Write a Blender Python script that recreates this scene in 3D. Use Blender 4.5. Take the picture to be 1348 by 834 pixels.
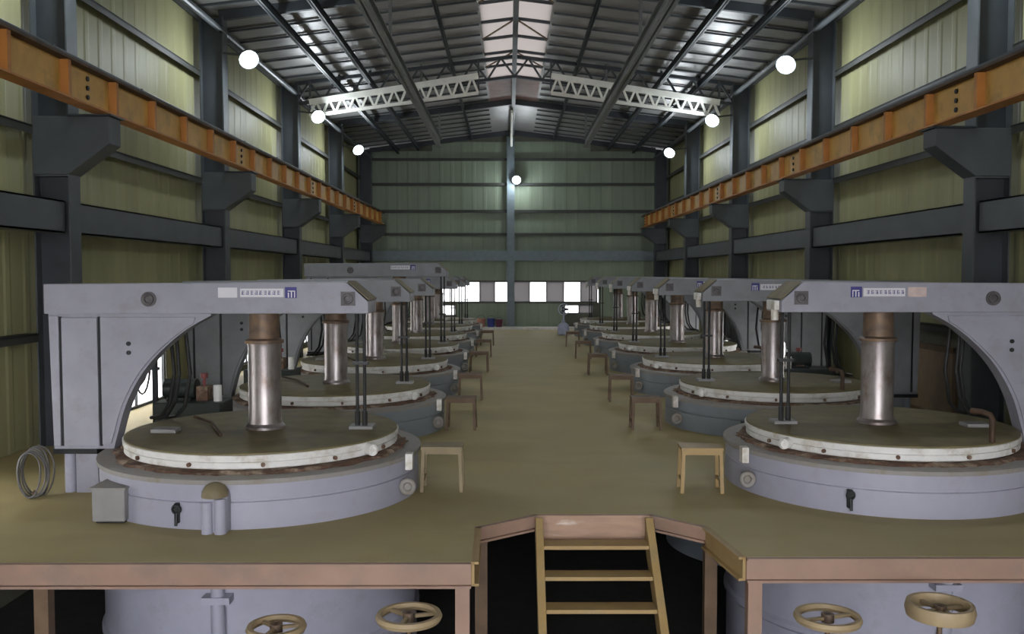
import bpy, bmesh, math, random
from mathutils import Vector, Matrix
random.seed(7)
for o in list(bpy.data.objects): bpy.data.objects.remove(o)
SC = bpy.context.scene
COL = SC.collection

# ---------------------------------------------------------------- camera, sky, exposure
cam_d = bpy.data.cameras.new('camera'); cam = bpy.data.objects.new('camera', cam_d); COL.objects.link(cam)
cam_d.sensor_width = 36; cam_d.lens = 36 * 1200 / 1348; cam_d.clip_end = 300
cam.location = (0, 0, 2.2)
cam.rotation_euler = (math.radians(90 - 2.67), 0, math.radians(-0.19))
SC.camera = cam
W = bpy.data.worlds.new('overcast_sky'); SC.world = W; W.use_nodes = True
bg = W.node_tree.nodes['Background']
bg.inputs[0].default_value = (0.93, 0.935, 1.0, 1); bg.inputs[1].default_value = 5.0
SC.view_settings.view_transform = 'Standard'; SC.view_settings.look = 'None'
SC.view_settings.gamma = 1; SC.view_settings.use_curve_mapping = False
SC.view_settings.exposure = 1.05
LAMP_W = 44.0          # power of every floodlight in the hall
LENS_E = 30.0

# ---------------------------------------------------------------- hall measures (metres; platform deck is z = 0)
XL, XR = -6.1, 6.45            # wall inner faces
FL, FR = -5.5, 5.85            # inner flange of the columns
XC = 0.15                      # ridge
LOW = -1.8                     # lower floor
YE, YB = 37.1, -6.5            # end wall, back wall
COLY = [11.64 + 6.27 * k for k in range(-2, 5)]
EAVE, RIDGE = 7.2, 8.0
def roof_z(x):
    return RIDGE - (RIDGE - EAVE) * (abs(x - XC) / (6.45 if x < XC else 6.45))

# ---------------------------------------------------------------- materials
MATS = {}
def mat(name, col, rough=0.55, metal=0.0, var=0.12, scale=6.0, bump=0.0, bscale=30.0, spec=0.4, dirt=None, dirt_amt=0.5, dscale=3.0, stretch=(1, 1, 1)):
    m = bpy.data.materials.new(name); m.use_nodes = True; MATS[name] = m
    nt = m.node_tree; N = nt.nodes; L = nt.links; b = N['Principled BSDF']
    b.inputs['Roughness'].default_value = rough; b.inputs['Metallic'].default_value = metal
    b.inputs['Specular IOR Level'].default_value = spec
    tc = N.new('ShaderNodeTexCoord'); mp = N.new('ShaderNodeMapping'); mp.inputs['Scale'].default_value = stretch
    L.new(tc.outputs['Object'], mp.inputs['Vector'])
    nz = N.new('ShaderNodeTexNoise'); nz.inputs['Scale'].default_value = scale; nz.inputs['Detail'].default_value = 6
    L.new(mp.outputs[0], nz.inputs['Vector'])
    r = N.new('ShaderNodeValToRGB')
    r.color_ramp.elements[0].position = 0.3; r.color_ramp.elements[1].position = 0.7
    r.color_ramp.elements[0].color = tuple(c * (1 - var) for c in col) + (1,)
    r.color_ramp.elements[1].color = tuple(min(1, c * (1 + var)) for c in col) + (1,)
    L.new(nz.outputs['Fac'], r.inputs['Fac']); out = r.outputs['Color']
    if dirt:
        n2 = N.new('ShaderNodeTexNoise'); n2.inputs['Scale'].default_value = dscale; n2.inputs['Detail'].default_value = 8; n2.inputs['Roughness'].default_value = 0.65
        L.new(mp.outputs[0], n2.inputs['Vector'])
        r2 = N.new('ShaderNodeValToRGB'); r2.color_ramp.elements[0].position = 0.62 - 0.3 * dirt_amt; r2.color_ramp.elements[1].position = 0.75
        r2.color_ramp.elements[0].color = (0, 0, 0, 1); r2.color_ramp.elements[1].color = (1, 1, 1, 1)
        L.new(n2.outputs['Fac'], r2.inputs['Fac'])
        mx = N.new('ShaderNodeMixRGB'); mx.inputs['Color2'].default_value = tuple(dirt) + (1,)
        L.new(r2.outputs['Color'], mx.inputs['Fac']); L.new(out, mx.inputs['Color1']); out = mx.outputs['Color']
    L.new(out, b.inputs['Base Color'])
    if bump:
        n3 = N.new('ShaderNodeTexNoise'); n3.inputs['Scale'].default_value = bscale; n3.inputs['Detail'].default_value = 4
        L.new(mp.outputs[0], n3.inputs['Vector'])
        bp = N.new('ShaderNodeBump'); bp.inputs['Strength'].default_value = bump; bp.inputs['Distance'].default_value = 0.02
        L.new(n3.outputs['Fac'], bp.inputs['Height']); L.new(bp.outputs[0], b.inputs['Normal'])
    return m
def emit(name, col, s):
    m = bpy.data.materials.new(name); m.use_nodes = True; MATS[name] = m
    nt = m.node_tree; b = nt.nodes['Principled BSDF']
    b.inputs['Base Color'].default_value = tuple(col) + (1,)
    b.inputs['Emission Color'].default_value = tuple(col) + (1,); b.inputs['Emission Strength'].default_value = s
    return m
def frosted(name, col, tr=0.85):
    m = bpy.data.materials.new(name); m.use_nodes = True; MATS[name] = m
    nt = m.node_tree; N = nt.nodes; L = nt.links; N.remove(N['Principled BSDF'])
    o = N['Material Output']; t = N.new('ShaderNodeBsdfTranslucent'); d = N.new('ShaderNodeBsdfDiffuse'); mx = N.new('ShaderNodeMixShader')
    nz = N.new('ShaderNodeTexNoise'); nz.inputs['Scale'].default_value = 1.7
    r = N.new('ShaderNodeValToRGB'); r.color_ramp.elements[0].color = tuple(c * 0.93 for c in col) + (1,); r.color_ramp.elements[1].color = tuple(col) + (1,)
    L.new(nz.outputs['Fac'], r.inputs['Fac']); L.new(r.outputs['Color'], t.inputs['Color']); L.new(r.outputs['Color'], d.inputs['Color'])
    mx.inputs['Fac'].default_value = tr; L.new(d.outputs[0], mx.inputs[1]); L.new(t.outputs[0], mx.inputs[2]); L.new(mx.outputs[0], o.inputs['Surface'])
    return m

mat('deck', (0.37, 0.30, 0.135), 0.62, var=0.10, scale=2.2, dirt=(0.30, 0.26, 0.125), dirt_amt=0.55, dscale=1.1, stretch=(0.6, 1, 1), bump=0.08, bscale=60)
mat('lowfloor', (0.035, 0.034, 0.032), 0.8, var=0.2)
mat('cladding', (0.29, 0.28, 0.145), 0.55, var=0.10, scale=1.3, stretch=(2.5, 2.5, 0.35), spec=0.3)
mat('endclad', (0.21, 0.25, 0.18), 0.55, var=0.10, scale=1.1, stretch=(2.0, 2.0, 0.35), spec=0.3)
mat('wallcore', (0.10, 0.10, 0.075), 0.8)
mat('steel_dark', (0.034, 0.040, 0.046), 0.5, var=0.15, scale=3)
mat('steel_mid', (0.062, 0.070, 0.074), 0.5, var=0.12, scale=3)
mat('steel_light', (0.15, 0.155, 0.15), 0.5, var=0.12, scale=3)
mat('girt', (0.040, 0.042, 0.036), 0.6, var=0.1)
mat('orange', (0.62, 0.36, 0.085), 0.45, var=0.14, scale=3, dirt=(0.28, 0.20, 0.06), dirt_amt=0.35, dscale=2)
mat('orange_dark', (0.46, 0.19, 0.04), 0.5, var=0.15, scale=4)
mat('foil', (0.27, 0.26, 0.25), 0.42, metal=0.45, var=0.12, scale=2.0, bump=0.7, bscale=5.0, stretch=(0.35, 2.2, 1))
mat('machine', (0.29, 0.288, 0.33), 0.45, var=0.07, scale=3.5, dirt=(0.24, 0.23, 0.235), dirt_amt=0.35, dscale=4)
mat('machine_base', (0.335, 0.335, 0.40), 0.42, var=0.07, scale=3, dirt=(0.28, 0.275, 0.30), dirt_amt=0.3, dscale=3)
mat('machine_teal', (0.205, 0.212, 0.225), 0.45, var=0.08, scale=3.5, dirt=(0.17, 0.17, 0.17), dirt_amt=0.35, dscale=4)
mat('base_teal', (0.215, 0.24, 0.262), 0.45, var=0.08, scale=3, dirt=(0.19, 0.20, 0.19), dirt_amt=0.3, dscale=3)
mat('machine_dusty', (0.27, 0.255, 0.235), 0.6, var=0.10, scale=5, dirt=(0.20, 0.165, 0.11), dirt_amt=0.45, dscale=5)
mat('table_top', (0.15, 0.122, 0.052), 0.65, var=0.16, scale=5, dirt=(0.11, 0.09, 0.045), dirt_amt=0.5, dscale=3)
mat('white_rim', (0.70, 0.69, 0.65), 0.5, var=0.08, scale=6, dirt=(0.36, 0.30, 0.20), dirt_amt=0.35, dscale=5)
mat('rust', (0.115, 0.062, 0.038), 0.8, var=0.35, scale=10, dirt=(0.36, 0.29, 0.21), dirt_amt=0.5, dscale=7, bump=0.4)
mat('dark_brown', (0.07, 0.04, 0.022), 0.7, var=0.3, scale=6)
mat('boss', (0.10, 0.092, 0.092), 0.5, metal=0.3, var=0.3, scale=12)
mat('tan_dark', (0.19, 0.155, 0.085), 0.6, var=0.2, scale=6)
mat('wheel', (0.33, 0.25, 0.14), 0.5, var=0.15)
mat('rusty_steel', (0.16, 0.115, 0.085), 0.55, metal=0.4, var=0.3, scale=9, dirt=(0.22, 0.13, 0.06), dirt_amt=0.6, dscale=9)
mat('ram_steel', (0.33, 0.30, 0.29), 0.36, metal=0.75, var=0.22, scale=7, dirt=(0.16, 0.10, 0.07), dirt_amt=0.4, dscale=6, stretch=(1, 1, 0.5))
mat('black', (0.012, 0.013, 0.014), 0.5, var=0.2)
mat('rubber', (0.018, 0.018, 0.018), 0.45, var=0.2)
mat('dark_green', (0.018, 0.026, 0.022), 0.45, var=0.2)
mat('tan_paint', (0.31, 0.20, 0.145), 0.5, var=0.12, scale=3, dirt=(0.22, 0.165, 0.13), dirt_amt=0.4, dscale=2.5)
mat('tan_scratched', (0.36, 0.23, 0.15), 0.5, var=0.15, scale=3, dirt=(0.62, 0.52, 0.44), dirt_amt=0.12, dscale=2.2, stretch=(1.2, 1, 6))
mat('tan_yellow', (0.36, 0.245, 0.10), 0.55, var=0.14, scale=4, dirt=(0.24, 0.19, 0.10), dirt_amt=0.4, dscale=4)
mat('brown_wood', (0.135, 0.085, 0.048), 0.6, var=0.2, scale=6)
mat('stool_pale', (0.24, 0.19, 0.105), 0.6, var=0.15, scale=6)
mat('shutter', (0.23, 0.17, 0.11), 0.6, var=0.15, scale=4)
mat('white_and_lit', (0.88, 0.87, 0.79), 0.5, var=0.05)
mat('white_plate', (0.66, 0.65, 0.67), 0.5, var=0.04)
mat('pink_plate', (0.55, 0.44, 0.40), 0.5, var=0.15, scale=14)
mat('ink', (0.09, 0.08, 0.22), 0.6)
mat('blue_plate', (0.040, 0.038, 0.19), 0.5)
mat('grey_box', (0.25, 0.245, 0.235), 0.55, var=0.08)
mat('red', (0.20, 0.05, 0.05), 0.5)
mat('blue', (0.04, 0.055, 0.25), 0.5)
mat('maroon', (0.13, 0.03, 0.06), 0.6)
mat('salmon', (0.42, 0.20, 0.15), 0.6)
mat('pale_blue', (0.42, 0.44, 0.56), 0.6)
mat('pipe_grey', (0.30, 0.30, 0.30), 0.45, metal=0.4)
mat('cable_grey', (0.12, 0.115, 0.11), 0.5, var=0.2)
mat('slab_white', (0.62, 0.60, 0.56), 0.7)
mat('pinkish_roof', (0.36, 0.235, 0.22), 0.6, var=0.15, scale=3)
mat('bluish_steel', (0.13, 0.165, 0.18), 0.45, var=0.1)
mat('brass', (0.42, 0.25, 0.09), 0.5, var=0.2)
mat('floor_ground', (0.30, 0.29, 0.27), 0.9)
emit('lamp_lens', (0.93, 0.97, 1.0), LENS_E)
frosted('frosted_glass', (0.95, 0.95, 0.93), 0.93)
frosted('curtain_glass', (0.22, 0.213, 0.21), 0.80)
frosted('skylight_sheet', (0.30, 0.285, 0.27), 0.8)

# ---------------------------------------------------------------- mesh helpers
class MB:
    def __init__(s): s.v = []; s.f = []
    def add(s, vs, fs):
        n = len(s.v); s.v += [tuple(v) for v in vs]; s.f += [tuple(i + n for i in f) for f in fs]; return s
    def box(s, x0, x1, y0, y1, z0, z1):
        return s.add([(x0, y0, z0), (x1, y0, z0), (x1, y1, z0), (x0, y1, z0), (x0, y0, z1), (x1, y0, z1), (x1, y1, z1), (x0, y1, z1)],
                     [(0, 3, 2, 1), (4, 5, 6, 7), (0, 1, 5, 4), (1, 2, 6, 5), (2, 3, 7, 6), (3, 0, 4, 7)])
    def prism(s, poly, a, b, plane='xz'):
        def P(p, t): return {'xz': (p[0], t, p[1]), 'xy': (p[0], p[1], t), 'yz': (t, p[0], p[1])}[plane]
        n = len(poly)
        return s.add([P(p, a) for p in poly] + [P(p, b) for p in poly],
                     [tuple(range(n)), tuple(range(2 * n - 1, n - 1, -1))] + [(i, (i + 1) % n, n + (i + 1) % n, n + i) for i in range(n)])
    def lathe(s, prof, n=48, c=(0, 0, 0), closed=True):
        vs = []; fs = []; m = len(prof)
        for i in range(n):
            a = 2 * math.pi * i / n
            for r, z in prof: vs.append((c[0] + r * math.cos(a), c[1] + r * math.sin(a), c[2] + z))
        for i in range(n):
            j = (i + 1) % n
            for k in range(m if closed else m - 1):
                l = (k + 1) % m
                fs.append((i * m + k, j * m + k, j * m + l, i * m + l))
        if not closed:
            fs.append(tuple(i * m for i in range(n))[::-1]); fs.append(tuple(i * m + m - 1 for i in range(n)))
        return s.add(vs, fs)
    def cyl(s, p, q, r, n=16, r2=None):
        p = Vector(p); q = Vector(q); d = (q - p).normalized(); r2 = r if r2 is None else r2
        u = d.orthogonal().normalized(); w = d.cross(u); vs = []
        for i in range(n):
            a = 2 * math.pi * i / n; o = u * math.cos(a) + w * math.sin(a); vs += [p + o * r, q + o * r2]
        fs = [(2 * i, 2 * ((i + 1) % n), 2 * ((i + 1) % n) + 1, 2 * i + 1) for i in range(n)]
        fs += [tuple(2 * i for i in range(n))[::-1], tuple(2 * i + 1 for i in range(n))]
        return s.add(vs, fs)
    def bar(s, p, q, w, h, up=(0, 0, 1)):
        p = Vector(p); q = Vector(q); d = (q - p).normalized(); up = Vector(up)
        if abs(d.dot(up)) > 0.98: up = Vector((0, 1, 0))
        a = d.cross(up).normalized() * (w / 2); b = a.cross(d).normalized() * (h / 2)
        vs = [p - a - b, p + a - b, p + a + b, p - a + b, q - a - b, q + a - b, q + a + b, q - a + b]
        return s.add(vs, [(0, 3, 2, 1), (4, 5, 6, 7), (0, 1, 5, 4), (1, 2, 6, 5), (2, 3, 7, 6), (3, 0, 4, 7)])
    def tube(s, pts, r, n=8):
        pts = [Vector(p) for p in pts]; vs = []; m = len(pts); prev = None
        for i, p in enumerate(pts):
            d = (pts[min(i + 1, m - 1)] - pts[max(i - 1, 0)]).normalized()
            u = d.orthogonal().normalized() if prev is None else (prev - d * prev.dot(d)).normalized()
            prev = u; w = d.cross(u)
            for k in range(n):
                a = 2 * math.pi * k / n; vs.append(p + (u * math.cos(a) + w * math.sin(a)) * r)
        fs = [(i * n + k, i * n + (k + 1) % n, (i + 1) * n + (k + 1) % n, (i + 1) * n + k) for i in range(m - 1) for k in range(n)]
        fs += [tuple(range(n))[::-1], tuple(range((m - 1) * n, m * n))]
        return s.add(vs, fs)
    def torus(s, c, R, r, n=32, k=10, axis='z'):
        vs = []; fs = []
        for i in range(n):
            a = 2 * math.pi * i / n
            for j in range(k):
                b = 2 * math.pi * j / k; rr = R + r * math.cos(b); h = r * math.sin(b)
                p = (rr * math.cos(a), rr * math.sin(a), h)
                if axis == 'y': p = (p[0], p[2], p[1])
                if axis == 'x': p = (p[2], p[0], p[1])
                vs.append((c[0] + p[0], c[1] + p[1], c[2] + p[2]))
        for i in range(n):
            for j in range(k): fs.append((i * k + j, ((i + 1) % n) * k + j, ((i + 1) % n) * k + (j + 1) % k, i * k + (j + 1) % k))
        return s.add(vs, fs)
    def mesh(s, name, smooth=None, mirror=1):
        me = bpy.data.meshes.new(name)
        me.from_pydata([(v[0] * mirror, v[1], v[2]) for v in s.v], [], s.f)
        bm = bmesh.new(); bm.from_mesh(me); bmesh.ops.recalc_face_normals(bm, faces=bm.faces); bm.to_mesh(me); bm.free()
        if smooth:
            me.shade_smooth(); me.set_sharp_from_angle(angle=math.radians(smooth))
        return me
def link(name, me, m, parent=None, loc=None, bevel=0, label=None):
    if m and not me.materials: me.materials.append(MATS[m])
    o = bpy.data.objects.new(name, me); COL.objects.link(o)
    if parent: o.parent = parent
    if loc: o.location = loc
    if bevel:
        b = o.modifiers.new('bevel', 'BEVEL'); b.width = bevel; b.segments = 2; b.limit_method = 'ANGLE'; b.angle_limit = math.radians(40)
    if label: o['label'] = label
    return o
def part(name, mb, m, parent=None, smooth=None, bevel=0, loc=None, label=None):
    return link(name, mb.mesh(name, smooth), m, parent, loc, bevel, label)
def tag(o, label, cat=None, group=None, kind=None):
    o['label'] = label
    if cat: o['category'] = cat
    if group: o['group'] = group
    if kind: o['kind'] = kind
    return o
def thing(name, label, cat, loc=(0, 0, 0), group=None, rz=0):
    o = bpy.data.objects.new(name, None); COL.objects.link(o); o.location = loc; o.rotation_euler = (0, 0, rz); o.empty_display_size = 0.2
    return tag(o, label, cat, group)
ORD = ['first', 'second', 'third', 'fourth', 'fifth', 'sixth', 'seventh', 'eighth']

# ---------------------------------------------------------------- setting: floors
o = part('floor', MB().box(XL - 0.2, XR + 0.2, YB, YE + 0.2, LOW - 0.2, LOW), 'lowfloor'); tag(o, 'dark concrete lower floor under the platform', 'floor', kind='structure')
o = part('ground', MB().box(-60, 60, -60, 100, LOW - 0.5, LOW - 0.21), 'floor_ground'); tag(o, 'pale ground outside the hall', 'ground', kind='structure')

NOTCH = [(-0.29, 6.9), (-0.30, 7.88), (0.24, 8.30), (1.31, 8.30), (1.74, 7.88), (1.85, 7.02)]
deck_poly = [(XL, 6.9)] + NOTCH + [(XR, 7.02), (XR, YE), (XL, YE)]
plat = part('platform', MB().prism(deck_poly, -0.03, 0.0, 'xy'), 'deck'); tag(plat, 'olive painted steel platform deck carrying two rows of machines', 'platform', kind='structure')
# edge beams (fascia) with a top lip; posts below
edges = [((XL, 6.9), NOTCH[0], 'tan_paint'), (NOTCH[0], NOTCH[1], 'tan_yellow'), (NOTCH[1], NOTCH[2], 'tan_paint'), (NOTCH[2], NOTCH[3], 'tan_scratched'),
         (NOTCH[3], NOTCH[4], 'tan_paint'), (NOTCH[4], NOTCH[5], 'tan_yellow'), (NOTCH[5], (XR, 7.02), 'tan_paint')]
for i, (a, b, m) in enumerate(edges):
    h = [0.19, 0.19, 0.14, 0.25, 0.14, 0.19, 0.19][i]
    A = Vector((a[0], a[1], 0)); B = Vector((b[0], b[1], 0)); d = (B - A).normalized(); n = Vector((d.y, -d.x, 0))
    mb = MB()
    off = n * 0.012
    mb.bar(A + off + Vector((0, 0, -h / 2 - 0.002)), B + off + Vector((0, 0, -h / 2 - 0.002)), 0.024, h)
    off = n * 0.035
    mb.bar(A + off + Vector((0, 0, -0.012)), B + off + Vector((0, 0, -0.012)), 0.045, 0.02)
    mb.bar(A + off + Vector((0, 0, -h + 0.008)), B + off + Vector((0, 0, -h + 0.008)), 0.045, 0.02)
    part('edge_beam', mb, m, plat)
for (x, y, m) in [(-0.36, 6.96, 'tan_paint'), (1.93, 7.08, 'tan_paint'), (-3.62, 7.0, 'brown_wood'), (1.80, 8.05, 'brown_wood'), (-0.25, 8.1, 'brown_wood'), (-5.6, 7.0, 'brown_wood'), (5.6, 7.1, 'brown_wood')]:
    mb = MB().box(x - 0.055, x + 0.055, y - 0.05, y + 0.05, LOW, -0.03)
    mb.box(x - 0.1, x + 0.1, y - 0.1, y + 0.1, LOW, LOW + 0.015)
    part('post', mb, m, plat)
for y in (9.5, 13.3, 17.2, 21): part('joist', MB().box(XL, XR, y - 0.05, y + 0.05, -0.2, -0.03), 'steel_dark', plat)

# ---------------------------------------------------------------- setting: walls
ZROWS = [0.0, 1.45, 2.9, 4.05, 5.05, 6.1, 7.15]
def ribbed(length, height, pitch=0.45):
    mb = MB(); n = max(1, round(length / pitch)); p = length / n; pts = []
    for i in range(n):
        x = i * p; pts += [(x, 0), (x + p * 0.60, 0), (x + p * 0.70, 0.008), (x + p * 0.90, 0.008)]
    pts.append((length, 0)); m = len(pts)
    vs = [(x, y, 0) for x, y in pts] + [(x, y, height) for x, y in pts]
    mb.add(vs, [(i, i + 1, m + i + 1, m + i) for i in range(m - 1)])
    me = bpy.data.meshes.new('cladding_panel'); me.from_pydata(mb.v, [], mb.f); return me
PCACHE = {}
def panel(parent, side, y0, y1, z0, z1, m):
    key = (round(y1 - y0, 2), round(z1 - z0, 2), m)
    if key not in PCACHE: PCACHE[key] = ribbed(y1 - y0, z1 - z0)
    o = link('cladding_panel', PCACHE[key], m, parent)
    if side == 'left': o.location = (XL + 0.002, y0, z0); o.rotation_euler = (0, 0, math.radians(90)); o.scale = (1, -1, 1)
    elif side == 'right': o.location = (XR - 0.002, y0, z0); o.rotation_euler = (0, 0, math.radians(90))
    else: o.location = (y0, YE - 0.002, z0); o.scale = (1, -1, 1)
    return o
WIN_L = [(12.6, 16.2, 0.0, 1.35), (19.6, 22.2, 0.12, 1.35), (25.9, 28.5, 0.12, 1.35), (32.0, 34.6, 0.12, 1.35), (6.9, 9.4, 0.12, 1.35), (0.6, 3.1, 0.12, 1.35)]
WIN_R = [(13.0, 15.7, 0.12, 1.10), (19.6, 22.2, 0.12, 1.10), (25.9, 28.5, 0.12, 1.10), (32.0, 34.6, 0.12, 1.10), (0.6, 3.1, 0.12, 1.10)]
win_no = [0]
def wall_core(name, x0, x1, wins, label):
    mb = MB(); ws = sorted(wins); y = YB
    for (a, b, c, d) in ws:
        mb.box(x0, x1, y, a, LOW, 7.3); mb.box(x0, x1, a, b, LOW, c); mb.box(x0, x1, a, b, d, 7.3); y = b
    mb.box(x0, x1, y, YE + 0.2, LOW, 7.3)
    return tag(part(name, mb, 'wallcore'), label, 'wall', kind='structure')
wl = wall_core('wall_left', XL - 0.15, XL, WIN_L, 'olive ribbed metal wall with grey tie beams behind the left-hand machines of the stair climber')
wr = wall_core('wall_right', XR, XR + 0.15, WIN_R, 'olive ribbed metal wall with brown shutter behind the machines')
wr['label'] = 'olive ribbed metal wall that carries the brown wooden shutter'
wl['label'] = 'olive ribbed metal wall without shutters, lit low windows behind machines'
def side_wall(w, side, xin, sgn, flange, wins):
    for k in range(len(COLY)):
        y0 = COLY[k]; y1 = COLY[k + 1] if k + 1 < len(COLY) else YE
        if y1 - y0 < 1: continue
        for r in range(len(ZROWS) - 1):
            z0, z1 = ZROWS[r], ZROWS[r + 1]
            hit = [q for q in wins if q[0] >= y0 and q[1] <= y1] if r == 0 else []
            if hit:
                q = hit[0]
                panel(w, side, y0, q[0] - 0.03, z0, z1, 'cladding'); panel(w, side, q[1] + 0.03, y1, z0, z1, 'cladding')
            else: panel(w, side, y0, y1, z0, z1, 'cladding')
        for z in ZROWS[1:]:                      # wall girts: Z-sections
            a, b = xin + sgn * 0.03, xin + sgn * 0.17
            mb = MB().box(min(a, b), max(a, b), y0 + 0.15, y1 - 0.15, z - 0.012, z + 0.012)
            b0 = b - sgn * 0.012
            mb.box(min(b, b0), max(b, b0), y0 + 0.15, y1 - 0.15, z - 0.10, z)
            part('girt', mb, 'girt', w)
        # deep tie beam between the columns
        t0, t1 = flange - sgn * 0.06, flange - sgn * 0.30
        mb = MB().box(min(t0, t0 - sgn * 0.02), max(t0, t0 - sgn * 0.02), y0 + 0.16, y1 - 0.16, 2.72, 3.12)
        mb.box(min(t0, t1), max(t0, t1), y0 + 0.16, y1 - 0.16, 3.10, 3.12); mb.box(min(t0, t1), max(t0, t1), y0 + 0.16, y1 - 0.16, 2.72, 2.74)
        part('tie_beam', mb, 'steel_mid', w)
    e = flange - sgn * 0.05
    part('eave_strut', MB().cyl((e, COLY[1], 6.9), (e, YE, 6.9), 0.06, 10), 'steel_mid', w)
side_wall(wl, 'left', XL, 1, FL, WIN_L)
side_wall(wr, 'right', XR, -1, FR, WIN_R)
# end wall
EWIN = (-3.0, 3.62, 1.06, 1.93)
LWIN = [(-3.45, -2.15, 0.52, 0.98), (2.25, 3.45, 0.60, 0.98)]
mb = MB()
ex0, ex1 = XL - 0.15, XR + 0.15
mb.box(ex0, ex1, YE, YE + 0.15, LOW, LWIN[0][2]); mb.box(ex0, ex1, YE, YE + 0.15, EWIN[3], 6.9)
mb.box(ex0, LWIN[0][0], YE, YE + .15, LWIN[0][2], EWIN[3]); mb.box(LWIN[1][1] + .2, ex1, YE, YE + .15, LWIN[0][2], EWIN[3])
mb.box(LWIN[0][1], LWIN[1][0], YE, YE + .15, LWIN[0][2], EWIN[2]); mb.box(LWIN[0][0], LWIN[0][1], YE, YE + .15, LWIN[0][3], EWIN[2])
mb.box(LWIN[1][0], LWIN[1][1] + .2, YE, YE + .15, LWIN[1][3], EWIN[2]); mb.box(LWIN[1][0], LWIN[1][1] + .2, YE, YE + .15, LWIN[0][2], LWIN[1][2])
mb.box(LWIN[0][0], EWIN[0], YE, YE + .15, EWIN[2], EWIN[3]); mb.box(LWIN[1][1], LWIN[1][1] + .2, YE, YE + .15, LWIN[1][2], LWIN[1][3])
mb.prism([(ex0, 6.9), (ex1, 6.9), (ex1, roof_z(ex1) - .02), (XC, RIDGE), (ex0, roof_z(ex0) - .02)], YE, YE + .15, 'xz')
we = tag(part('wall_end', mb, 'wallcore'), 'grey green ribbed gable wall with a strip of white windows', 'wall', kind='structure')
EZ = [1.96, 2.75, 3.86, 4.79, 5.87, 6.86]
for (a, b) in [(XL, -3.1), (-3.1, 0.0), (0.0, 3.3), (3.3, XR)]:
    for i in range(len(EZ) - 1): panel(we, 'end', a, b, EZ[i], EZ[i + 1], 'endclad')
    panel(we, 'end', a, b, 6.86, min(roof_z(a + .02), roof_z(b - .02)) - 0.06, 'endclad')
    if a == -3.1: panel(we, 'end', -2.12, 0, 0, 1.02, 'endclad')
    elif a == 0.0: panel(we, 'end', 0, 2.22, 0, 1.02, 'endclad')
    elif a < -4: panel(we, 'end', a, -3.5, 0, 1.96, 'endclad')
    else: panel(we, 'end', 3.7, b, 0, 1.96, 'endclad')
for z in EZ[2:]:
    for (a, b) in [(XL + .3, -0.08), (0.22, XR - .3)]:
        mb = MB().box(a, b, YE - 0.16, YE - 0.03, z - .012, z + .012); mb.box(a, b, YE - .172, YE - .16, z - .1, z + .012); part('girt', mb, 'girt', we)
for (a, b) in [(XL + .3, -0.08), (0.22, XR - .3)]:
    mb = MB().box(a, b, YE - .30, YE - .28, 2.75, 3.16); mb.box(a, b, YE - .28, YE - .05, 3.14, 3.16); mb.box(a, b, YE - .28, YE - .05, 2.75, 2.77); part('tie_beam', mb, 'bluish_steel', we)
# back wall with a wide open doorway
mb = MB().box(ex0, -4.6, YB - .15, YB, LOW, 6.9); mb.box(5.0, ex1, YB - .15, YB, LOW, 6.9); mb.box(-4.6, 5.0, YB - .15, YB, 5.2, 6.9)
mb.prism([(ex0, 6.9), (ex1, 6.9), (ex1, roof_z(ex1) - .02), (XC, RIDGE), (ex0, roof_z(ex0) - .02)], YB - .15, YB, 'xz')
tag(part('wall_back', mb, 'cladding'), 'metal gable wall with a wide open doorway opposite the windows', 'wall', kind='structure')

# windows
def window(axis, pos, a, b, z0, z1, n, mats, label, shutter=None):
    win_no[0] += 1
    def bx(p0, p1, q0, q1, za, zb):
        mb = MB()
        if axis == 'x': mb.box(q0, q1, p0, p1, za, zb)
        else: mb.box(p0, p1, q0, q1, za, zb)
        return mb
    f = 0.04
    w = bpy.data.objects.new('window_%d' % win_no[0], None); COL.objects.link(w); tag(w, label, 'window', kind='structure')
    fr = MB()
    for (p0, p1, za, zb) in [(a, b, z0, z0 + f), (a, b, z1 - f, z1), (a, a + f, z0, z1), (b - f, b, z0, z1)]:
        m2 = bx(p0, p1, pos - .05, pos + .05, za, zb); fr.add(m2.v, m2.f)
    st = (b - a) / n
    for i in range(1, n):
        m2 = bx(a + i * st - .02, a + i * st + .02, pos - .04, pos + .04, z0, z1); fr.add(m2.v, m2.f)
    part('window_frame', fr, 'steel_mid', w)
    for i in range(n):
        part('pane', bx(a + i * st + .01, a + (i + 1) * st - .01, pos - .006, pos + .006, z0 + .02, z1 - .02), mats[i % len(mats)], w)
    return w
window('x', XL - .08, *WIN_L[0], 3, ['frosted_glass'], 'bright low doorway window reaching the deck beside the cable loops')
for q in WIN_L[1:]: window('x', XL - .08, *q, 3, ['frosted_glass'], 'bright low window in the wall without shutters')
w = window('x', XR + .08, *WIN_R[0], 3, ['frosted_glass'], 'low window partly covered by a brown wooden shutter')
for q in WIN_R[1:]: window('x', XR + .08, *q, 3, ['frosted_glass'], 'bright low window in the wall with the brown shutter')
sh = part('shutter', MB().box(XR - .045, XR - .02, 12.95, 14.72, 0.10, 1.10), 'shutter', w)
mb = MB()
for (a, b, c, d) in [(12.92, 14.75, 1.06, 1.15), (12.92, 14.75, .05, .14), (12.92, 13.02, .05, 1.15), (14.65, 14.75, .05, 1.15)]: mb.box(XR - .085, XR - .045, a, b, c, d)
part('shutter_frame', mb, 'brown_wood', sh)
window('y', YE + .06, EWIN[0], 0.02, EWIN[2], EWIN[3], 5, ['frosted_glass', 'frosted_glass', 'frosted_glass', 'curtain_glass', 'frosted_glass'], 'strip of white windows in the gable wall, mostly bright panes')
window('y', YE + .06, 0.14, EWIN[1], EWIN[2], EWIN[3], 5, ['curtain_glass', 'frosted_glass', 'curtain_glass', 'frosted_glass', 'curtain_glass'], 'strip of gable wall windows with every other pane curtained')
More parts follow.
